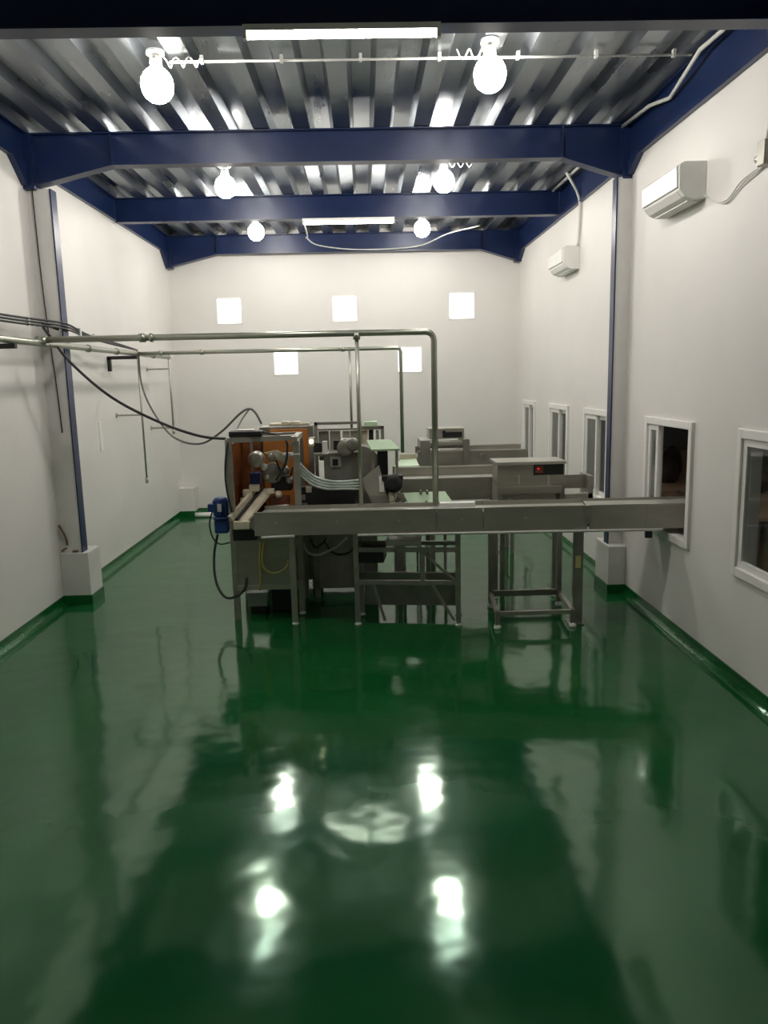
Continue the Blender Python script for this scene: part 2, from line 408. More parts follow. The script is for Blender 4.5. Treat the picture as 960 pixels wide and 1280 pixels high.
def tube_lamp(Y, x0, x1, label):
    t = thing('fluorescent_lamp', label, 'lamp', ((x0+x1)/2, Y, 4.53), 'tubes under the beams')
    B((x0, Y-.025, 4.555), (x1, Y+.025, 4.592)).build('batten', WHITEP, t)
    MB().cyl((x0+.02, Y, 4.532), (x1-.02, Y, 4.532), .019, 10).build('tube', TUBEM, t)
    for a, b in ((x0, x0+.025), (x1-.025, x1)): B((a, Y-.022, 4.51), (b, Y+.022, 4.56)).build('end_cap', WHITEP, t)
tube_lamp(5.33, -.70, .54, 'white fluorescent tube lamp under the dark beam before the columns')
tube_lamp(11.28, -.79, .48, 'white fluorescent tube lamp under the beam between columns and back wall')

def run(name, pts, r, material, label, cat, group=None, smooth=True, n=8, sub=6):
    P = smooth_path(pts, sub) if smooth else pts
    return tag(MB().tube(P, r, n).build(name, material), label, cat, group)
# conduits under the deck
def ceiling_conduit(Y, x0, x1, label):
    t = thing('ceiling_conduit', label, 'conduit', ((x0+x1)/2, Y, 4.85))
    MB().cyl((x0, Y, 4.87), (x1, Y, 4.87), .0105, 8).build('pipe', CONDUIT, t)
    k = x0+.25
    while k < x1:
        B((k-.012, Y-.02, 4.855), (k+.012, Y+.02, ZD)).build('clip', CONDUIT, t); k += .62
ceiling_conduit(6.62, -1.45, 2.66, 'thin conduit under the deck before the column beam')
ceiling_conduit(9.55, -1.5, 1.2, 'thin conduit under the deck just past the column beam')
ceiling_conduit(12.45, -1.5, 1.0, 'thin conduit under the deck near the back wall')
def curl(x, y, label):
    pts = []
    for k in range(26):
        a = k*.75; pts.append((x+.012*k, y+.035*math.sin(a), 4.845+.035*math.cos(a)))
    tag(MB().tube(pts, .006, 6).build('curly_wire', CONDUIT), label, 'wire')
curl(-1.48, 6.56, 'curled pale wire beside the pipe side bulb before the column beam')
curl(.78, 6.48, 'curled pale wire beside the window side bulb before the column beam')
curl(1.05, 9.6, 'curled pale wire beside the window side bulb past the column beam')
# PVC conduit along the window wall beam
run('wall_conduit', [(2.70, 5.5, 4.86), (2.70, 6.15, 4.86), (2.68, 6.5, 4.86), (2.70, 6.85, 4.80), (2.74, 7.25, 4.76), (2.72, 7.7, 4.84), (2.70, 8.4, 4.87)], .018, CONDUIT,
    'bent pale conduit under the deck along the window wall beam', 'conduit', smooth=False)
run('wall_conduit', [(2.68, 8.62, 4.86), (2.68, 9.6, 4.87), (2.66, 11.2, 4.88)], .018, CONDUIT, 'straight pale conduit past the column beam along the window wall', 'conduit', smooth=False)
run('drop_conduit', [(2.60, 10.25, 4.89), (2.77, 10.27, 4.60), (2.79, 10.3, 4.35), (2.79, 10.36, 4.02)], .02, CONDUIT, 'pale conduit dropping from the deck to the small air conditioner', 'conduit')
a0 = at(378, 276, 11.28)
run('lamp_cable', [(-.77, 11.25, 4.55), (-.75, 11.6, 4.42), at(384, 298, 12.2), at(400, 307, 13.4), at(450, 312, 14.05), at(520, 308, 14.05), at(560, 292, 13.2), at(600, 282, 12.6)], .010, CONDUIT,
    'pale cable sagging from the tube lamp along the back wall beam', 'cable')

# ------------------------------------------------------------------ air conditioners
def aircon(y0, y1, zc, dep, label):
    t = thing('air_conditioner', label, 'air conditioner', (XR, (y0+y1)/2, zc), 'split air conditioners on the window wall')
    f = XR-dep
    prof = [(XR, zc+.145), (f+.05, zc+.145), (f+.012, zc+.125), (f+.006, zc+.10), (f+.012, zc-.07), (f+.06, zc-.125), (f+.12, zc-.15), (XR, zc-.15)]
    MB().prism(prof, 'y', y0, y1).build('body', WHITEP, t, bevel=.008)
    MB().prism([(f-.012, zc+.10), (f-.006, zc-.055), (f+.010, zc-.06), (f+.014, zc+.12), (f+.0, zc+.118)], 'y', y0+.015, y1-.015).build('front_panel', WHITEP, t, bevel=.004)
    MB().prism([(f+.014, zc-.078), (f+.055, zc-.128), (f+.06, zc-.120), (f+.02, zc-.072)], 'y', y0+.06, y1-.06).build('louver', FRAMEW, t)
    B((f+.10, y0+.05, zc-.158), (XR-.03, y1-.05, zc-.148)).build('outlet', COLGREY, t)
    for k in range(4):
        yy = y0+.12+k*(y1-y0-.24)/3
        B((f+.06, yy-.06, zc+.143), (XR-.04, yy+.06, zc+.149)).build('intake_grille', COLGREY, t)
aircon(6.60, 7.42, 3.93, .235, 'white split air conditioner with drooping wires beside the column')
aircon(10.36, 11.14, 3.885, .225, 'cream split air conditioner below a dropped conduit near the back wall')
jb = atx(955, 192, XR-.04)
t = thing('junction_box', 'grey green junction box with silver connector high on the window wall', 'junction box', (XR, jb.y, jb.z))
B((XR-.09, jb.y-.10, jb.z-.09), (XR, jb.y+.0, jb.z+.07)).build('box', STEELD, t, bevel=.006)
MB().cyl((XR-.05, jb.y-.01, jb.z-.02), (XR-.05, jb.y+.07, jb.z-.02), .026, 12).build('connector', STEELL, t)
MB().tube(smooth_path([(XR-.05, jb.y-.05, jb.z+.06), (XR-.03, jb.y-.05, jb.z+.3), (XR-.05, jb.y-.02, 4.62), (XR-.06, jb.y+.03, 4.8), (XR-.1, jb.y+.02, 4.89)], 6), .018, 8).build('conduit', CONDUIT, t)
for k, dd in enumerate((0, .06)):
    run('aircon_wire', [(XR-.02, jb.y-.02*k, jb.z-.06), atx(928-8*k+dd*90, 225+8*k, XR-.015), atx(908, 250+3*k, XR-.015), atx(890, 250, XR-.015), (XR-.02, 6.62, 3.82)], .006, CONDUIT,
        '%s thin pale wire drooping from junction box to air conditioner' % ('upper', 'lower')[k], 'wire', 'wires to the air conditioner')

# ------------------------------------------------------------------ overhead pipes
PZ = 2.80; PX = -3.05
t = thing('overhead_pipe', 'grey steel pipe running along the wall on black brackets', 'pipe', (PX, 7, PZ), None)
MB().cyl((PX, 1.5, PZ), (PX, 12.55, PZ), .032, 12).build('pipe', PIPE, t)
for yy in (4.2, 6.95, 10.62):
    mb = MB(); mb.box((XL, yy-.025, PZ-.075), (PX+.05, yy+.025, PZ-.032)); mb.box((XL, yy-.025, PZ-.23), (XL+.045, yy+.025, PZ-.05))
    mb.build('bracket', BLACK, t)
for yy in (5.8, 8.9, 9.9, 11.6): MB().cyl((PX, yy-.02, PZ), (PX, yy+.02, PZ), .042, 12).build('coupling', PIPE, t)
P1Y, P1X = 7.62, .68
t = thing('overhead_pipe', 'thick grey pipe crossing to the machine and bending down to the conveyor', 'pipe', (P1X, P1Y, 1.1))
arc = [(P1X-.08+.08*math.sin(a), P1Y, PZ+.03-.08+.08*math.cos(a)) for a in [math.pi/2*k/5 for k in range(6)]]
MB().tube([(PX, P1Y, PZ+.03)]+arc+[(P1X, P1Y, 1.16)], .030, 12).build('pipe', PIPE, t)
MB().cyl((-2.12, P1Y, PZ+.03), (-2.06, P1Y, PZ+.03), .042, 12).build('coupling', PIPE, t)
MB().cyl((-2.02, P1Y, PZ+.03), (-1.99, P1Y, PZ+.03), .042, 12).build('coupling', PIPE, t)
MB().cyl((PX-.04, P1Y, PZ+.02), (PX+.06, P1Y, PZ+.02), .046, 12).build('tee', PIPE, t)
dx = at(448, 500, P1Y).x
MB().cyl((dx, P1Y, PZ+.03), (dx, P1Y, 1.16), .020, 10).build('drop_pipe', PIPE, t)
MB().cyl((dx, P1Y, PZ-.03), (dx, P1Y, PZ+.035), .036, 10).build('tee', PIPE, t)
P2Y = 10.75; P2X = at(502, 500, P2Y).x
t = thing('overhead_pipe', 'thinner grey pipe crossing behind the thick one toward the back conveyor', 'pipe', (P2X, P2Y, 1.2))
MB().tube([(PX, P2Y, PZ), (P2X-.05, P2Y, PZ), (P2X-.015, P2Y, PZ-.015), (P2X, P2Y, PZ-.05), (P2X, P2Y, 1.38)], .026, 10).build('pipe', PIPE, t)
dx2 = at(438, 480, P2Y).x
MB().cyl((dx2, P2Y, PZ), (dx2, P2Y, 1.45), .018, 8).build('drop_pipe', PIPE, t)
for xx in (-2.75, -2.2, -.3): MB().cyl((xx, P2Y, PZ), (xx+.05, P2Y, PZ), .035, 10).build('coupling', PIPE, t)
def drop_rod(Y, z1, stubs, label):
    t = thing('drop_rod', label, 'pipe', (PX, Y, z1))
    MB().cyl((PX, Y, PZ+.06), (PX, Y, z1), .014, 8).build('rod', PIPE, t)
    MB().cyl((PX, Y, z1-.02), (PX, Y, z1+.05), .021, 8).build('end_nozzle', PIPE, t)
    for z in stubs:
        B((XL, Y-.012, z-.012), (PX, Y+.012, z+.012)).build('wall_bracket', PIPE, t)
        MB().cyl((XL, Y, z), (XL+.012, Y, z), .035, 10).build('bracket_plate', PIPE, t)
drop_rod(10.80, 1.06, [1.98], 'long thin pipe hanging from the wall pipe with one wall bracket')
drop_rod(12.50, 1.62, [2.62, 1.70], 'short thin pipe hanging from the wall pipe end with two brackets')
# cables on the pipe wall
for k in range(3):
    o = .028*k
    run('cable_run', [(XL+.10, 2.0, 3.02+o), (XL+.10, 5.0, 3.03+o), (XL+.09, 7.2, 3.0+o), (XL+.28, 8.2, 2.985+o), (XL+.28, 8.55, 2.98+o), (XL+.2, 9.4, 2.94+o*.6), (XL+.3, 10.2, 2.88+o*.4), (PX, 10.78, PZ+.05)], .011, RUBBER,
        '%s black cable of the bundle strung along the wall above the pipe' % ('lowest', 'middle', 'topmost')[k], 'cable', 'bundled cables above the wall pipe')
cr = bpy.data.objects['cable_run.001']
for (xx, yy, zz) in ((XL+.095, 6.2, 3.045), (XL+.09, 7.0, 3.032), (XL+.17, 7.8, 3.018), (XL+.235, 9.0, 2.985), (XL+.205, 9.55, 2.955)):
    MB().cbox((xx, yy, zz), (.035, .022, .085)).build('cable_tie', WHITEP, cr)
run('column_wire', [(XL+.07, 8.455, 4.4), (XL+.08, 8.455, 3.6), (XL+.10, 8.455, 3.0), (XL+.13, 8.455, 2.5), (XL+.15, 8.457, 1.9)], .007, RUBBER, 'thin black wire running down the face of the grey column', 'wire')
MX = [at(53, 406, 8.2), at(66, 425, 8.0), at(90, 455, 7.95), at(140, 497, 7.95), at(200, 528, 7.95), at(250, 545, 7.95), at(290, 549, 7.98)]
run('machine_cable', [(XL+.27, 8.3, 2.97)]+MX, .014, RUBBER, 'thick black cable sagging from the column to the orange machine', 'cable')
run('machine_cable', [(PX+.02, 10.78, PZ), at(177, 480, 10.7), at(190, 512, 10.3), at(215, 545, 9.6), at(248, 555, 9.0), at(275, 541, 8.7), at(300, 517, 8.6), at(312, 511, 8.6), at(320, 517, 8.6), at(327, 530, 8.6)], .012, CABLEG,
    'grey cable from the hanging rod looping up over the machine top', 'cable')
run('machine_cable', [at(312, 511, 8.62), at(302, 525, 8.5), at(296, 538, 8.3), at(295, 546, 8.05)], .008, CABLEG, 'short thin cable from the loop down to the black bundle', 'cable')
pw = atx(125.5, 544, XL)
B((XL, pw.y-.05, pw.z-.20), (XL+.012, pw.y+.06, pw.z+.17)).build('wall_plate', WHITEP)
tag(bpy.data.objects['wall_plate'], 'narrow white cover plate on the pipe wall beyond the column', 'plate')
tag(MB().tube(smooth_path([(-3.33, 8.52, .585), (-3.32, 8.46, .75), (-3.375, 8.44, .90)], 5), .012, 6).build('stick', STICKM), 'brown stick leaning on the column above the plinth', 'stick')
tag(MB().tube(smooth_path([(-3.38, 8.47, .60), (-3.33, 8.49, .63), (-3.29, 8.55, .592), (-3.25, 8.47, .595), (-3.2, 8.46, .60)], 6), .013, 6).build('rag_scrap', STICKM), 'twisted brown scrap lying on the plinth top', 'scrap')
MB().cyl(at(244, 641, 13.9)*1, at(266, 640.5, 13.9), .045, 10).build('pipe_offcut', WHITEP)
o = bpy.data.objects['pipe_offcut']; tag(o, 'white pipe piece lying on the floor by the back wall', 'pipe')
zmin = min(v.co.z for v in o.data.vertices); o.location.z = -zmin+.001

# ------------------------------------------------------------------ main conveyor (slightly skewed to the room)
SL = -.13; RZ = math.atan(SL)
def lc(u, v, off=0):                    # pixel on the conveyor's front plane -> local coordinates
    d = ray(u, v); t_ = 7.36/(d.y-SL*d.x); P = Vector((d.x*t_, d.y*t_, HCAM+d.z*t_)); q = P-Vector((0, 7.36, 0))
    c_, s_ = math.cos(-RZ), math.sin(-RZ); return Vector((q.x*c_-q.y*s_, q.x*s_+q.y*c_, q.z))
def zt(x): return 1.148+.018*x
def zb(x): return zt(x)-.225
conv = thing('long_conveyor', 'long stainless conveyor running through the open window', 'conveyor', (0, 7.36, 0), rz=RZ)
CW = .43
def strip(x0, x1, y0, y1, f0, f1):
    return MB().hexa([(x0, y0, f0(x0)), (x1, y0, f0(x1)), (x1, y1, f0(x1)), (x0, y1, f0(x0))], [(x0, y0, f1(x0)), (x1, y0, f1(x1)), (x1, y1, f1(x1)), (x0, y1, f1(x0))])
segs = [(-1.12, .66), (.665, 1.10), (1.105, 2.07), (2.085, 2.60), (2.602, 3.25)]
for (x0, x1) in segs:
    hi = .0 if x1 < 3 else -.0
    strip(x0, x1, 0, .012, zb, zt).build('side_panel', STEEL, conv, local=True)
    strip(x0, x1, -.0, .03, lambda x: zt(x)-.004, lambda x: zt(x)+.008).build('panel_lip', STEELL, conv, local=True)
    strip(x0, x1, CW-.012, CW, zb, lambda x: zt(x)+.004).build('side_panel', STEEL, conv, local=True)
strip(-1.12, 2.08, .012, CW-.012, lambda x: zt(x)-.045, lambda x: zt(x)-.035).build('belt', BELT, conv, local=True)
strip(2.085, 3.25, .012, CW-.012, lambda x: zt(x)-.03, lambda x: zt(x)-.02).build('belt', BELT, conv, local=True)
strip(-1.12, 3.25, .03, CW-.03, lambda x: zt(x)-.20, lambda x: zt(x)-.19).build('return_belt', BELT, conv, local=True)
MB().tube([(x, -.012, zb(x)-.008) for x in (-.1, 1, 2.1, 2.75)], .013, 8).build('lower_rail', CONDUIT, conv, local=True)
MB().tube([(x, -.015, zb(x)-.014+.02*(x+1.1)) for x in (-1.05, -.72)], .014, 8).build('lower_rail', CONDUIT, conv, local=True)
for x in (-1.1, 3.2): MB().cyl((x, .02, zt(x)-.11), (x, CW-.02, zt(x)-.11), .07, 14).build('roller', STEELD, conv, local=True)
strip(2.04, 2.10, -.018, .0, lambda x: zb(x)+.06, lambda x: zt(x)+.004).build('joint_bracket', STEELD, conv, local=True)
for k, x in enumerate((-.9, -.3, .3, .9, 1.5)):
    MB().cyl((x, -.008, zt(x)-.10), (x, .0, zt(x)-.10), .012, 8).build('bolt', STEELL, conv, local=True)
strip(2.60, 2.66, .0, .05, lambda x: zb(x)-.09, zb).build('hanger_bracket', BLACK, conv, local=True)
# its thick post with the yellow sticker
px = lc(726, 700).x
po = B((px-.045, .14, .0), (px+.045, .23, zb(px))).build('post', STEELD, conv, local=True, bevel=.006)
B((px-.03, .132, .56), (px+.02, .139, .68)).build('sticker', STICKER, po, local=True)
B((px-.10, .10, .0), (px+.06, .27, .012)).build('foot_plate', STEELD, conv, local=True)
# left leg pair of the conveyor
for (u, yy) in ((368, .02), (372, CW-.06)):
    lx = -.76
    B((lx-.028, yy, .03), (lx+.028, yy+.05, zb(lx))).build('leg', STEEL, conv, local=True)
    MB().lathe((lx, yy+.025, 0), [(.035, 0), (.035, .012), (.012, .02), (.012, .06)], 10).build('levelling_foot', WHITEP, conv, local=True)
B((-.78, .07, .34), (-.74, CW-.06, .38)).build('leg_stretcher', STEEL, conv, local=True)
# under-stand in the middle of the conveyor
x0, x1 = -.13, .86
st = thing('support_stand', 'shade-darkened steel stand with diagonal braces under the middle of the conveyor', 'stand', (0, 7.36, 0), rz=RZ)
for xx in (x0, x1):
    for yy in (.03, CW-.08):
        B((xx-.024, yy, .03), (xx+.024, yy+.05, zb(xx)-.004)).build('leg', STEELD, st, local=True)
        MB().lathe((xx, yy+.025, 0), [(.034, 0), (.034, .012), (.012, .02), (.012, .05)], 10).build('levelling_foot', WHITEP, st, local=True)
for z in (.43, .755):
    for yy in (.035, CW-.075): B((x0, yy, z-.02), (x1, yy+.04, z+.02)).build('rail', STEELD, st, local=True)
    for xx in (x0, x1): B((xx-.02, .05, z-.02), (xx+.02, CW-.05, z+.02)).build('side_rail', STEELD, st, local=True)
B((.50, .035, .45), (.54, .075, .735)).build('upright', STEELD, st, local=True)
MB().bar((.52, .05, .73), (.83, .05, .45), .025, .025).build('diagonal_brace', STEELD, st, local=True)
MB().bar((.03, .05, .43), (.14, .05, .04), .025, .025).build('diagonal_brace', STEELD, st, local=True)
MB().bar((.60, .05, .42), (.82, .05, .05), .025, .025).build('diagonal_brace', STEELD, st, local=True)
B((x0+.02, .06, .62), (.14, CW-.08, .74)).build('drive_box', BLACK, st, local=True, bevel=.01)
B((x0+.03, CW-.04, .10), (x1-.03, CW-.03, .41)).build('back_panel', STEELD, st, local=True)
B((.16, .10, .78), (.50, .30, .84)).build('tray', STEELL, st, local=True, bevel=.004)

# ------------------------------------------------------------------ left filling machine
fm = thing('filling_machine', 'stainless machine with brown acrylic doors and cream chute at conveyor start', 'machine', (-1.05, 7.9, 0))
FY = 7.93
xl, xr = at(288, 600, 7.72).x, at(372, 600, FY).x
B((xl-.03, 7.69, .0), (xl+.03, 7.75, 1.84)).build('post', STEEL, fm)
B((xr-.032, FY-.03, .0), (xr+.032, FY+.03, 1.84)).build('post', STEEL, fm)
B((xl-.03, 8.42, .0), (xl+.03, 8.48, 1.84)).build('post', STEELD, fm)
B((xr-.03, 8.42, .0), (xr+.03, 8.48, 1.84)).build('post', STEELD, fm)
MB().bar((xl, 7.72, 1.83), (xr, FY, 1.83), .06, .05).build('top_rail', STEEL, fm)
B((xl, 8.42, 1.80), (xr, 8.48, 1.85)).build('top_rail', STEEL, fm)
for xx in (xl, xr): B((xx-.03, 7.74, 1.80), (xx+.03, 8.44, 1.85)).build('top_side_rail', STEEL, fm)
lpz = (.34, .86)
B((xl+.02, 7.70, lpz[0]), (-.80, 7.715, lpz[1])).build('lower_panel', STEEL, fm)
B((xl+.02, 7.68, lpz[0]-.03), (-.80, 7.72, lpz[0]+.02)).build('lower_rail', STEELL, fm)
B((xl+.02, 7.72, lpz[0]), (xl+.035, 8.42, lpz[1])).build('lower_side_panel', STEEL, fm)
B((xl+.02, 7.72, .84), (xr, 8.46, .88)).build('deck_plate', STEELD, fm)
def acr(a, b, m_, nm='acrylic_door'): return B(a, b).build(nm, m_, fm)
d = acr((xl-.01, 8.39, .90), (xl+.24, 8.405, 1.79), BROWN); B((xl+.10, 8.375, 1.3), (xl+.12, 8.39, 1.42)).build('handle', STEELL, d)
d = acr((xl+.245, 8.385, .90), (xl+.40, 8.40, 1.79), ORANGE); B((xl+.37, 8.37, 1.3), (xl+.385, 8.385, 1.42)).build('handle', STEELL, d)
acr((xl+.002, 7.78, .90), (xl+.014, 8.40, 1.78), BROWN, 'side_door')
acr((xl+.24, 8.36, .90), (xl+.252, 8.40, 1.79), BLACK, 'door_strip')
acr((xl+.40, 8.40, .90), (xr-.03, 8.415, 1.79), ORANGE)
# inside: forming drum, motor, folded film, bars
q = at(322, 573, 8.15); MB().lathe((q.x, 8.0, q.z), [(.03, 0), (.075, .005), (.085, .02), (.085, .12), (.075, .135), (.03, .14)], 16, 'y').build('forming_drum', STEELL, fm)
q = at(320, 597, 8.2); B((q.x-.05, 8.1, q.z-.075), (q.x+.05, 8.25, q.z+.06)).build('blue_motor', MOTOR, fm, bevel=.01)
q = at(342, 590, 8.15); MB().lathe((q.x, 8.0, q.z), [(.02, 0), (.10, .01), (.11, .03), (.11, .10), (.05, .12)], 14, 'y').build('drive_wheel', STEELD, fm)
q = at(352, 606, 8.15); B((q.x-.10, 8.05, q.z-.05), (q.x+.12, 8.2, q.z+.10)).build('gear_case', BLACK, fm, bevel=.02)
q = at(350, 628, 8.1); B((q.x-.10, 8.02, q.z-.06), (q.x+.10, 8.16, q.z+.07)).build('red_guard', REDP, fm, bevel=.01)
mb = MB(); A = [at(330, 566, 8.05), at(345, 563, 8.0), at(362, 570, 7.97), at(360, 582, 7.97), at(346, 576, 8.02)]
mb.add([p_ for p_ in A]+[p_+Vector((.0, .03, 0)) for p_ in A], [(4,3,2,1,0), (5,6,7,8,9)]+[(i, (i+1) % 5, 5+(i+1) % 5, 5+i) for i in range(5)])
mb.build('film_sheet', CREAM, fm)
q = at(366, 568, 7.92); MB().cyl((q.x-.10, q.y, q.z), (q.x+.07, q.y, q.z+.005), .022, 10).build('white_cylinder', WHITEP, fm)
q = at(368, 560, 7.9); MB().bar(at(362, 556, 7.95), at(374, 550, 7.95), .05, .03).build('top_bracket', STEELL, fm)
MB().cyl(at(333, 634, 7.97), at(362, 632, 7.97), .016, 8).build('guide_rod', STEELL, fm)
for (u, v, rr, m_) in ((330, 584, .05, STEELL), (340, 572, .045, STEEL), (334, 596, .04, STEELL), (356, 588, .05, STEELD), (362, 600, .045, STEEL), (348, 618, .04, CREAM)):
    q = at(u, v, 8.02); n_ = 9; prof = [(rr*max(.15, math.sin(math.pi*j/n_))*random.uniform(.75, 1.15), -rr*math.cos(math.pi*j/n_)) for j in range(n_+1)]
    MB().lathe(q, prof, 7, random.choice('xyz')).build('crumpled_film', m_, fm)
MB().tube(smooth_path([at(345, 575, 7.99), at(352, 590, 7.97), at(362, 596, 7.97), at(366, 584, 7.97)], 6), .010, 7).build('black_hose', RUBBER, fm)
B((at(316, 600, 8.2).x-.012, 8.20, .9), (at(316, 600, 8.2).x+.012, 8.23, 1.8)).build('inner_post', STEELD, fm)
for u, v in ((378, 622), (381, 632), (386, 612)):
    q = at(u, v, 8.0); B((q.x-.03, 7.985, q.z-.03), (q.x+.03, 8.03, q.z+.03)).build('valve_block', STEELD if v != 612 else CREAM, fm, bevel=.005)
# cream chute climbing from the conveyor start into the machine
def quadbar(a, b, wd, ht, m_, nm): return MB().bar(a, b, wd, ht).build(nm, m_, fm)
ch0, ch1 = at(302, 652, 7.66), at(334, 612, 8.05)
quadbar(ch0, ch1, .15, .025, CREAM, 'chute_bed')
off = Vector((-.11, 0, .03)); quadbar(ch0+off, ch1+off*.9, .035, .06, CREAM, 'chute_side')
off = Vector((-.05, 0, .018)); quadbar(ch0+off, ch1+off, .03, .02, BLACK, 'chute_belt')
q = at(300, 655, 7.62); B((q.x-.06, 7.58, q.z-.05), (q.x+.10, 7.64, q.z+.03)).build('chute_mouth', CREAM, fm, bevel=.006)
B((q.x-.08, 7.62, q.z-.17), (q.x+.16, 7.74, q.z-.05)).build('drive_housing', BLACK, fm, bevel=.01)
for (u, v, a, b) in ((310, 615, .05, .04), (318, 609, .05, .04), (338, 613, .04, .03), (306, 624, .04, .03)):
    q = at(u, v, 7.98); B((q.x-a, q.y-.05, q.z-b), (q.x+a, q.y+.05, q.z+b*.6)).build('carton_guide', CREAM, fm, bevel=.006)
# black cable bundle on the top
q0, q1 = at(288, 549, 7.78), at(330, 548, 7.9)
B((q0.x-.01, 7.74, 1.856), (q1.x, 7.88, 1.915)).build('cable_tray', BLACK, fm, bevel=.012)
MB().tube(smooth_path([(q1.x-.02, 7.82, 1.90), at(350, 545, 7.9), at(358, 552, 7.88), at(359, 565, 7.88), at(356, 582, 7.9), at(345, 600, 7.95)], 6), .011, 8).build('black_hose', RUBBER, fm)
MB().tube(smooth_path([at(285, 552, 7.7), at(282, 575, 7.66), at(282, 600, 7.66), at(285, 620, 7.66), at(290, 640, 7.66)], 6), .010, 8).build('black_hose', RUBBER, fm)
B((q0.x+.05, 7.76, 1.915), (q0.x+.24, 7.86, 1.93)).build('top_lid', STEELL, fm, bevel=.005)
# hoses under the machine
MB().tube(smooth_path([at(272, 668, 8.0), at(268, 690, 7.9), at(268, 715, 7.8), at(273, 735, 7.72), at(283, 747, 7.66), at(296, 745, 7.62), at(306, 736, 7.64), at(308, 722, 7.69)], 6), .014, 8).build('drain_hose', RUBBER, fm)
MB().tube(smooth_path([at(331, 676, 7.6), at(328, 692, 7.6), at(329, 708, 7.6), at(338, 716, 7.6), at(350, 715, 7.6), at(358, 708, 7.6), at(360, 700, 7.66)], 6), .010, 8).build('yellow_tube', YELLOWT, fm)
MB().tube(smooth_path([at(326, 678, 7.62), at(325, 700, 7.62), at(326, 720, 7.64), at(325, 738, 7.66)], 5), .012, 8).build('yellow_tube', YELLOWT, fm)
MB().tube(smooth_path([at(370, 674, 7.6), at(369, 684, 7.62), at(367, 692, 7.64)], 5), .010, 8).build('yellow_tube', CREAM, fm)
# gear motor on the left end
q = at(276, 632, 7.85)
gm = thing('gear_motor', 'blue gear motor standing at the left end of the conveyor', 'motor', (q.x, 7.85, q.z-.3))
MB().lathe((q.x, 7.85, q.z), [(.05, -.11), (.072, -.10), (.072, .06), (.066, .075), (.05, .085)], 16).build('motor_body', MOTOR, gm)
for k in range(8):
    a = k*math.pi/4; MB().bar((q.x+.074*math.cos(a), 7.85+.074*math.sin(a), q.z-.09), (q.x+.074*math.cos(a), 7.85+.074*math.sin(a), q.z+.055), .012, .012).build('cooling_fin', MOTOR, gm)
B((q.x-.13, 7.82, q.z-.06), (q.x-.06, 7.90, q.z+.02)).build('terminal_box', MOTOR, gm, bevel=.006)
B((q.x-.02, 7.765, q.z-.05), (q.x+.02, 7.775, q.z+.03)).build('name_plate', CONDUIT, gm)
MB().lathe((q.x, 7.85, q.z), [(.085, -.14), (.085, -.11)], 16).build('flange', MOTOR, gm)
B((q.x-.07, 7.79, q.z-.28), (q.x+.07, 7.91, q.z-.14)).build('gearbox', MOTOR, gm, bevel=.015)
MB().cyl((q.x+.06, 7.85, q.z-.21), (xl+.03, 7.85, q.z-.21), .03, 10).build('shaft', STEELL, gm)
MB().tube(smooth_path([(q.x-.09, 7.86, q.z-.05), at(262, 655, 7.85), at(266, 672, 7.85), at(275, 680, 7.85), at(288, 678, 7.8)], 5), .008, 6).build('motor_cable', RUBBER, gm)
# tub under the machine
a = at(308, 738, 7.9); b = at(336, 757, 7.9)
t = thing('plastic_tub', 'grey translucent tub under the filling machine', 'tub', ((a.x+b.x)/2, 8.0, 0))
B((a.x+.02, 7.86, .08), (b.x-.01, 8.2, .20)).build('tub_body', TUB, t, bevel=.01); B((a.x, 7.84, .20), (b.x+.01, 8.22, .235)).build('rim', TUB, t, bevel=.006)
B((a.x+.04, 7.88, 0), (b.x-.03, 8.18, .08)).build('tub_base', BLACK, t)
t = thing('black_crate', 'black crate on the floor beside the grey tub', 'crate', (b.x+.17, 8.1, 0))
B((b.x+.03, 7.95, 0), (b.x+.33, 8.35, .30)).build('crate_body', BLACK, t, bevel=.01); B((b.x+.02, 7.94, .27), (b.x+.34, 8.36, .31)).build('rim', BLACK, t, bevel=.005)

# orange cabinet behind
cb = thing('orange_cabinet', 'tall steel cabinet with an orange acrylic front behind the filling machine', 'cabinet', (-.82, 8.9, 0))
CY = 8.75; ca, cbx = at(325, 560, CY).x, at(392, 560, CY).x; cz = at(360, 533, CY).z
B((ca, CY+.02, .12), (cbx, CY+.5, cz)).build('body', STEELD, cb, bevel=.008)
oa, ob = at(338, 560, CY).x, at(386, 560, CY).x
d = B((oa, CY, .9), (ob, CY+.02, cz-.03)).build('orange_door', ORANGE, cb, bevel=.004)
B((oa+.03, CY-.02, 1.4), (oa+.045, CY, 1.55)).build('handle', STEELL, d)
B((ob-.002, CY-.01, .9), (cbx, CY+.025, cz)).build('front_stile', STEELD, cb)
for xx in (ca+.04, cbx-.04):
    for yy in (CY+.06, CY+.46): B((xx-.03, yy-.03, 0), (xx+.03, yy+.03, .12)).build('leg', STEELD, cb)
for (u, hgt, w_) in ((345, .03, .07), (358, .05, .05), (370, .045, .05), (380, .03, .06)):
    q = at(u, 531, CY+.2); B((q.x-w_, CY+.12, cz), (q.x+w_, CY+.3, cz+hgt)).build('top_fitting', CREAM, cb, bevel=.01)

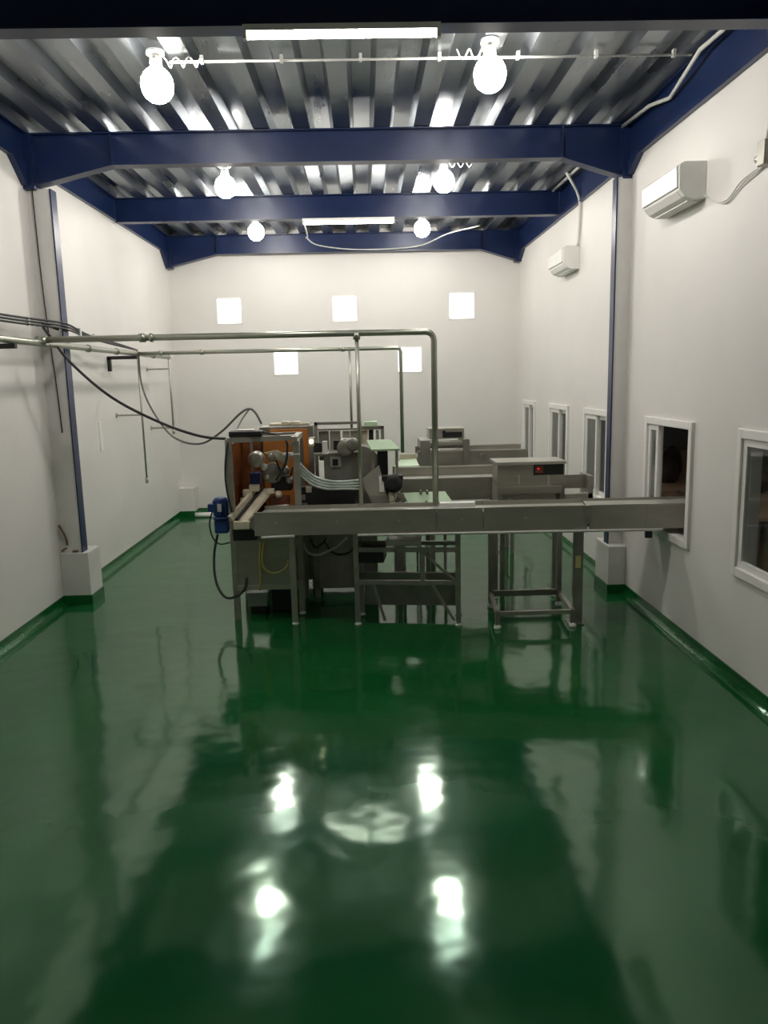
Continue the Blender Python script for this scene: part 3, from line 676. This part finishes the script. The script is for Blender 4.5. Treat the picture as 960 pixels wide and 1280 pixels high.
# ------------------------------------------------------------------ middle wrapping machine
wm = thing('wrapping_machine', 'grey stainless wrapping machine with pale green cover behind the conveyor', 'machine', (-.1, 8.5, 0))
WY = 8.25
x0, x1 = at(392, 600, WY).x, at(508, 600, WY).x
B((x0, WY+.18, .10), (at(470, 600, WY).x, WY+.75, 1.28)).build('lower_body', STEELD, wm, bevel=.01)
B((at(374, 620, 8.0).x, 8.0, 1.0), (at(444, 620, 8.0).x, 8.18, at(410, 608, 8.0).z)).build('dark_base', BLACK, wm, bevel=.008)
B((at(402, 631, 7.99).x, 7.985, 1.07), (at(408, 631, 7.99).x, 7.999, 1.10)).build('indicator', STEELL, wm)
B((at(414, 631, 7.99).x, 7.985, 1.07), (at(430, 631, 7.99).x, 7.999, 1.09)).build('name_plate', CABLEG, wm)
B((at(404, 570, WY).x, WY+.1, 1.25), (at(448, 570, WY).x, WY+.6, at(420, 567, WY).z)).build('main_head', STEELD, wm, bevel=.01)
B((at(412, 570, WY).x, WY+.08, at(412, 585, WY).z), (at(426, 570, WY).x, WY+.1, at(412, 572, WY).z)).build('inspection_plate', STEELL, wm)
B((at(415, 570, WY).x, WY+.07, at(412, 583, WY).z), (at(422, 570, WY).x, WY+.08, at(412, 575, WY).z)).build('plate_window', BLACK, wm)
B((at(403, 560, WY).x, WY+.02, at(403, 568, WY).z), (at(409, 560, WY).x, WY+.10, at(403, 552, WY).z)).build('white_guard', WHITEP, wm)
B((at(392, 560, WY).x, WY+.03, at(400, 566, WY).z), (at(402, 560, WY).x, WY+.10, at(400, 554, WY).z)).build('black_panel', BLACK, wm)
B((x0, WY+.12, at(390, 572, WY).z), (at(405, 560, WY).x, WY+.5, at(390, 569, WY).z)).build('shelf', STEELL, wm)
q = at(389, 552, WY); MB().lathe((q.x, WY+.0, q.z), [(.0, -.02), (.018, -.012), (.022, 0), (.018, .02)], 10, 'y').build('pilot_lamp', PILOT, wm)
B((q.x-.03, WY+.02, q.z-.05), (q.x+.03, WY+.3, q.z+.03)).build('lamp_holder', STEELD, wm)
q = at(432, 560, WY); MB().lathe((q.x, WY+.02, q.z), [(.02, 0), (.09, .005), (.10, .02), (.10, .10), (.03, .12)], 18, 'y').build('film_reel', STEEL, wm)
q = at(441, 556, WY); MB().lathe((q.x, WY+.0, q.z), [(.02, 0), (.06, .005), (.07, .02), (.07, .12), (.03, .14)], 16, 'y').build('film_reel', STEELD, wm)
q = at(421, 558, WY); B((q.x-.035, WY+.03, q.z-.04), (q.x+.035, WY+.12, q.z+.06)).build('sensor_block', BLACK, wm)
# head frame and boxes on top
TY = 8.75
ta, tb = at(395, 540, TY).x, at(478, 540, TY).x; tz = at(430, 527, TY).z
for xx, zz in ((ta, tz), (at(450, 540, TY).x, tz), (tb, tz-.06)): B((xx-.018, TY-.018, 1.25), (xx+.018, TY+.018, zz)).build('frame_post', STEEL, wm)
B((ta-.018, TY-.018, tz-.03), (at(450, 540, TY).x, TY+.018, tz)).build('top_frame_rail', STEEL, wm)
B((at(450, 540, TY).x, TY-.018, tz-.085), (tb+.018, TY+.018, tz-.055)).build('top_frame_rail', STEEL, wm)
B((ta, TY-.01, tz-.095), (tb, TY+.02, tz-.075)).build('cross_rail', STEELD, wm)
for u0, u1, m_ in ((398, 410, STEELD), (412, 425, STEEL), (428, 437, STEELL), (438, 450, STEEL), (452, 460, CREAM), (461, 467, BLACK), (470, 474, STEELL)):
    B((at(u0, 545, TY).x, TY+.03, 1.5), (at(u1, 545, TY).x, TY+.25, tz-.10)).build('heater_box', m_, wm, bevel=.006)
q = at(464, 529, TY); B((q.x-.08, TY-.05, q.z-.035), (q.x+.07, TY+.1, q.z+.02)).build('green_block', PGREEN, wm, bevel=.006)
# discharge housing right of the hoses: curved guard
prof = []
for k in range(9):
    a = math.pi/2*k/8; prof.append((at(452, 600, WY).x+.28*math.sin(a), 1.28+.42*math.cos(a)))
prof += [(at(452, 600, WY).x+.30, 1.02), (at(452, 600, WY).x-.02, 1.02), (at(452, 600, WY).x-.02, 1.70)]
MB().prism(prof, 'y', WY-.05, WY+.35).build('curved_guard', STEEL, wm)
mb = MB(); A = [at(458, 550, 8.1), at(488, 549, 8.1), at(500, 561, 7.95), at(464, 562, 7.95)]
mb.add(A+[p_+Vector((0, .01, -.02)) for p_ in A], [(3,2,1,0), (4,5,6,7)]+[(i, (i+1) % 4, 4+(i+1) % 4, 4+i) for i in range(4)]); mb.build('green_cover', PGREEN, wm)
B((at(472, 580, 8.08).x, 8.08, 1.2), (at(485, 580, 8.08).x, 8.2, at(478, 563, 8.08).z)).build('black_tower', BLACK, wm, bevel=.006)
for u in (466, 496): B((at(u, 580, 8.05).x-.015, 8.035, 1.12), (at(u, 580, 8.05).x+.015, 8.065, at(u, 562, 8.05).z)).build('cover_post', STEEL, wm)
mb = MB(); A = [at(452, 600, 8.0), at(474, 582, 8.0), at(488, 640, 8.0), at(470, 640, 8.0)]
mb.add(A+[p_+Vector((0, .06, 0)) for p_ in A], [(3,2,1,0), (4,5,6,7)]+[(i, (i+1) % 4, 4+(i+1) % 4, 4+i) for i in range(4)]); mb.build('sloped_plate', STEELL, wm)
B((at(474, 605, 7.98).x, 7.97, 1.24), (at(480, 605, 7.98).x, 7.995, 1.40)).build('white_tag', WHITEP, wm)
q = at(492, 605, 7.95); MB().lathe((q.x, 7.93, q.z), [(.02, 0), (.085, .006), (.095, .02), (.095, .09), (.03, .11)], 16, 'y').build('black_wheel', BLACK, wm)
B((q.x-.12, 7.95, q.z+.03), (q.x+.10, 8.04, q.z+.09)).build('wheel_arm', BLACK, wm, bevel=.01)
MB().bar((q.x-.02, 7.97, q.z-.04), (q.x+.12, 7.97, 1.14), .05, .04).build('wheel_leg', STEELD, wm)
B((q.x-.05, 7.96, 1.13), (q.x+.01, 8.02, q.z-.08)).build('bottle_sensor', CREAM, wm, bevel=.01)
for u in (396, 446, 500):
    for yy in (WY+.22, WY+.7): 
        xx = at(u, 700, WY+.2).x; B((xx-.03, yy-.03, 0), (xx+.03, yy+.03, 1.02)).build('leg', STEELD, wm)
B((x0+.02, WY+.16, .94), (x1, WY+.75, .99)).build('base_frame', STEELD, wm)
# cable nest under the machine
for k, (c, cols) in enumerate((([at(378, 676, 7.98), at(384, 690, 7.9), at(396, 694, 7.85), at(408, 690, 7.85), at(420, 684, 7.85), at(434, 672, 7.9)], CONDUIT),
        ([at(405, 676, 7.95), at(415, 690, 7.9), at(428, 693, 7.9), at(440, 688, 7.9), at(444, 676, 7.95)], RUBBER),
        ([at(388, 674, 7.96), at(394, 684, 7.92), at(402, 680, 7.95), at(408, 672, 7.98)], RUBBER))):
    MB().tube(smooth_path(c, 6), .012, 8).build('slack_hose', cols, wm)

# clear hoses arching from filler to wrapper
for k in range(4):
    d = k*4.2
    run('clear_hose', [at(369, 572+d, 7.98), at(378, 583+d, 7.96), at(392, 595+d*.9, 7.96), at(410, 601+d*.8, 7.96), at(430, 602+d*.7, 7.96), at(450, 600+d*.9, 8.02)], .0145, HOSE,
        '%s pale clear hose of four sagging between the two machines' % ('topmost', 'second from top', 'second from bottom', 'lowest')[k], 'hose', 'clear hoses between the machines')
# pale green plate and white strip on the conveyor
A = [at(504, 616, 8.05), at(556, 614, 8.05), at(570, 633, 7.86), at(514, 638, 7.86)]
t = thing('green_chute_plate', 'pale green sloped plate leading onto the conveyor', 'plate', (A[2].x, 7.9, 1.1))
mb = MB(); mb.add(A+[p_+Vector((0, .008, -.015)) for p_ in A], [(3,2,1,0), (4,5,6,7)]+[(i, (i+1) % 4, 4+(i+1) % 4, 4+i) for i in range(4)]); mb.build('plate', PGREEN, t)
for u, v in ((526, 617), (534, 617), (533, 630)):
    q = at(u, v-1, 8.02 if v < 625 else 7.9); MB().lathe((q.x, q.y, q.z), [(.014, -.01), (.014, .02), (.008, .03)], 8).build('bolt', STEELD, t)
for p_ in (A[0], A[1]): B((p_.x-.015, p_.y+.0, 0.0), (p_.x+.015, p_.y+.03, p_.z-.01)).build('support', STEELD, t)
q0, q1 = at(549, 637, 7.55), at(594, 635, 7.45)
MB().bar(Vector((q0.x, 7.50, 1.165)), Vector((q1.x, 7.46, 1.172)), .10, .05).build('white_strip', WHITEP, bevel=.006)
tag(bpy.data.objects['white_strip'], 'white plastic block lying on the conveyor beside the drop pipe', 'block')

# ------------------------------------------------------------------ conveyors behind
def back_conveyor(x0, x1, y0, y1, z0, z1, rise, label, legs):
    t = thing('short_conveyor', label, 'conveyor', ((x0+x1)/2, (y0+y1)/2, 0))
    B((x0, y0, z0), (x1, y0+.015, z1)).build('side_panel', STEEL, t); B((x0, y0-.006, z1-.006), (x1, y0+.03, z1+.010)).build('panel_lip', STEELL, t)
    B((x0, y1-.015, z0), (x1, y1, z1+rise)).build('side_panel', STEEL, t); B((x0, y1-.03, z1+rise-.006), (x1, y1+.006, z1+rise+.010)).build('panel_lip', STEELL, t)
    B((x0, y0+.015, z1-.07), (x1, y1-.015, z1-.06)).build('belt', BELT, t)
    for xx in (x0+.03, x1-.03): MB().cyl((xx, y0+.02, z1-.10), (xx, y1-.02, z1-.10), .04, 12).build('roller', STEELD, t)
    for xx in legs:
        for yy in (y0+.05, y1-.05):
            B((xx-.025, yy-.025, 0), (xx+.025, yy+.025, z0)).build('leg', STEELD, t)
        B((xx-.02, y0+.05, .40), (xx+.02, y1-.05, .44)).build('stretcher', STEELD, t)
    return t
x0 = at(500, 615, 8.45).x
back_conveyor(x0, 1.62, 8.45, 9.25, 1.06, 1.30, .04, 'wide stainless conveyor right behind the long conveyor', (.72, 1.50))
x0 = at(522, 575, 10.3).x; x1 = at(660, 575, 10.3).x
c2 = back_conveyor(x0, x1, 10.3, 10.8, 1.18, 1.42, .03, 'narrow stainless conveyor at the back carrying the sealer head', (x0+.2, x1-.2))
mb = MB().cyl((at(604, 575, 10.28).x, 10.27, 1.34), (at(604, 575, 10.28).x, 10.30, 1.34), .05, 12); mb.build('hub', STEELD, c2)
# sealer head
SY = 10.35
sh = thing('sealer_head', 'steel sealer head with dark control box bridging the back conveyor', 'machine', (at(555, 560, SY).x, SY+.2, 1.42))
for u0, u1 in ((525, 537), (578, 586)):
    B((at(u0, 560, SY).x, 10.25, 1.18), (at(u1, 560, SY).x, 10.292, at(555, 549, SY).z)).build('front_plate', STEELD, sh, bevel=.006)
    B((at(u0, 560, SY).x, 10.292, 1.462), (at(u1, 560, SY).x, 10.84, at(555, 549, SY).z)).build('side_plate', STEELD, sh, bevel=.006)
for v0, v1 in ((551, 557), (561, 566)):
    B((at(536, 555, SY).x, SY-.02, at(555, v1, SY).z), (at(579, 555, SY).x, SY+.1, at(555, v0, SY).z)).build('cross_bar', STEELL, sh, bevel=.01)
cbx_ = B((at(536, 540, SY).x, SY-.04, at(555, 548, SY).z), (at(580, 540, SY).x, SY+.35, at(555, 535, SY).z)).build('control_box', STEEL, sh, bevel=.008)
B((at(553, 540, SY).x, SY-.05, at(555, 546.5, SY).z), (at(577, 540, SY).x, SY-.04, at(555, 540, SY).z)).build('control_panel', BLACK, cbx_)
q = at(555, 540, SY-.05); MB().lathe((q.x, SY-.07, q.z), [(.02, 0), (.024, .005), (.024, .03)], 10, 'y').build('knob', BLACK, cbx_)
# small pale tables at the left of those conveyors
A = [at(500, 575, 9.75), at(520, 573, 9.75), at(524, 582, 9.5), at(492, 583, 9.5)]
t = thing('infeed_tray', 'small pale green tray between the machine and the back conveyor', 'tray', (A[0].x, 9.6, 1.2))
mb = MB(); mb.add(A+[p_+Vector((0, .0, -.02)) for p_ in A], [(3,2,1,0), (4,5,6,7)]+[(i, (i+1) % 4, 4+(i+1) % 4, 4+i) for i in range(4)]); mb.build('tray_plate', PGREEN, t)
q = at(511, 570, 9.76); B((q.x-.11, 9.76, q.z-.04), (q.x+.1, 9.8, q.z+.025)).build('back_edge', CREAM, t)
for p_ in A: B((p_.x-.014, p_.y-.0, 0), (p_.x+.014, p_.y+.028, p_.z-.005)).build('leg', STEELD, t)

# metal detector on its stand, behind the long conveyor
md = thing('metal_detector', 'stainless inspection box with red display on a low footed stand', 'detector', (1.6, 7.6, 0))
DY = 7.93
xa, xb = at(622, 600, DY).x, at(706, 600, DY).x; zt_, zb_ = at(660, 578, DY).z, 1.08
B((xa, DY, at(660, 607, DY).z), (xb, DY+.34, zt_-.02)).build('body', STEEL, md, bevel=.008)
B((xa-.02, DY-.05, zt_-.02), (xb+.0, DY+.38, zt_+.012)).build('lid', STEELL, md, bevel=.004)
B((xa, DY+.0, zb_), (xa+.05, DY+.34, at(660, 607, DY).z)).build('cheek', STEELL, md); B((xb-.05, DY, zb_), (xb, DY+.34, at(660, 607, DY).z)).build('cheek', STEELD, md)
mb = MB(); z_a, z_b = at(660, 607, DY).z, at(660, 617, DY).z
B((xa, DY-.04, z_b), (xb-.04, DY+.0, z_a)).build('front_ledge', STEEL, md, bevel=.006)
B((at(649, 620, DY).x, DY+.04, zb_), (at(697, 620, DY).x, DY+.3, z_b-.005)).build('product_pan', STEELL, md, bevel=.01)
dp = B((at(667, 590, DY).x, DY-.012, at(680, 593.5, DY).z), (at(704, 590, DY).x, DY, at(680, 580, DY).z)).build('display_panel', BLACK, md)
q0, q1 = at(669, 589, DY-.013), at(679, 582, DY-.013)
B((q0.x, DY-.018, q0.z-.02), (q1.x, DY-.012, q1.z)).build('red_screen', REDP, dp)
q = at(673, 586, DY-.02); B((q.x-.01, DY-.021, q.z-.008), (q.x+.012, DY-.018, q.z+.008)).build('lit_digit', REDL, dp)
for u in (648, 685): B((at(u, 600, DY).x-.012, DY-.03, at(u, 606, DY).z), (at(u, 600, DY).x+.012, DY, at(u, 594, DY).z)).build('latch', STEELL, md, bevel=.004)
# right outfeed box
xo = at(741, 600, DY).x
B((xb+.004, DY+.10, at(720, 612, DY).z), (xo, DY+.12, at(720, 595, DY).z)).build('outfeed_guard', STEEL, md)
B((xb+.004, DY-.02, 1.05), (xo, DY+.10, at(720, 617, DY).z)).build('outfeed_bed', STEELL, md)
B((xo-.05, DY-.02, 1.05), (xo, DY+.3, at(720, 595, DY).z)).build('outfeed_end', STEEL, md)
# stand
pl, pr = at(611, 700, 7.86).x, at(699, 700, 7.86).x
xs0, xs1 = at(622, 780, 7.15).x, at(716, 780, 7.15).x
for xx in (pl+.02, pr): 
    B((xx-.024, 7.84, .05), (xx+.024, 7.89, 1.09)).build('post', STEELD, md)
B((pl-.0, 7.845, .12), (pr+.02, 7.885, .18)).build('base_rail', STEELD, md)
for a_, b_ in ((pl+.02, xs0), (pr, xs1)):
    MB().bar((a_, 7.86, .15), (b_, 7.16, .15), .04, .04).build('base_side_rail', STEEL, md)
    B((b_-.022, 7.14, .03), (b_+.022, 7.185, .17)).build('base_leg', STEELD, md)
    for (fx, fy) in ((b_, 7.162), (a_, 7.865)):
        MB().lathe((fx, fy, 0), [(.036, 0), (.038, .012), (.030, .035), (.012, .05)], 12).build('levelling_foot', WHITEP, md)
B((xs0, 7.145, .13), (xs1, 7.18, .17)).build('base_rail', STEEL, md)
B((pl+.0, 7.845, 1.045), (xb, DY+.3, 1.085)).build('table_frame', STEELD, md)
B((xa, DY+.26, .05), (xa+.05, DY+.31, 1.05)).build('rear_post', STEELD, md); B((xb-.05, DY+.26, .05), (xb, DY+.31, 1.05)).build('rear_post', STEELD, md)
for xx in (xa+.025, xb-.025): MB().lathe((xx, DY+.285, 0), [(.036, 0), (.038, .012), (.030, .035), (.012, .05)], 12).build('levelling_foot', WHITEP, md)
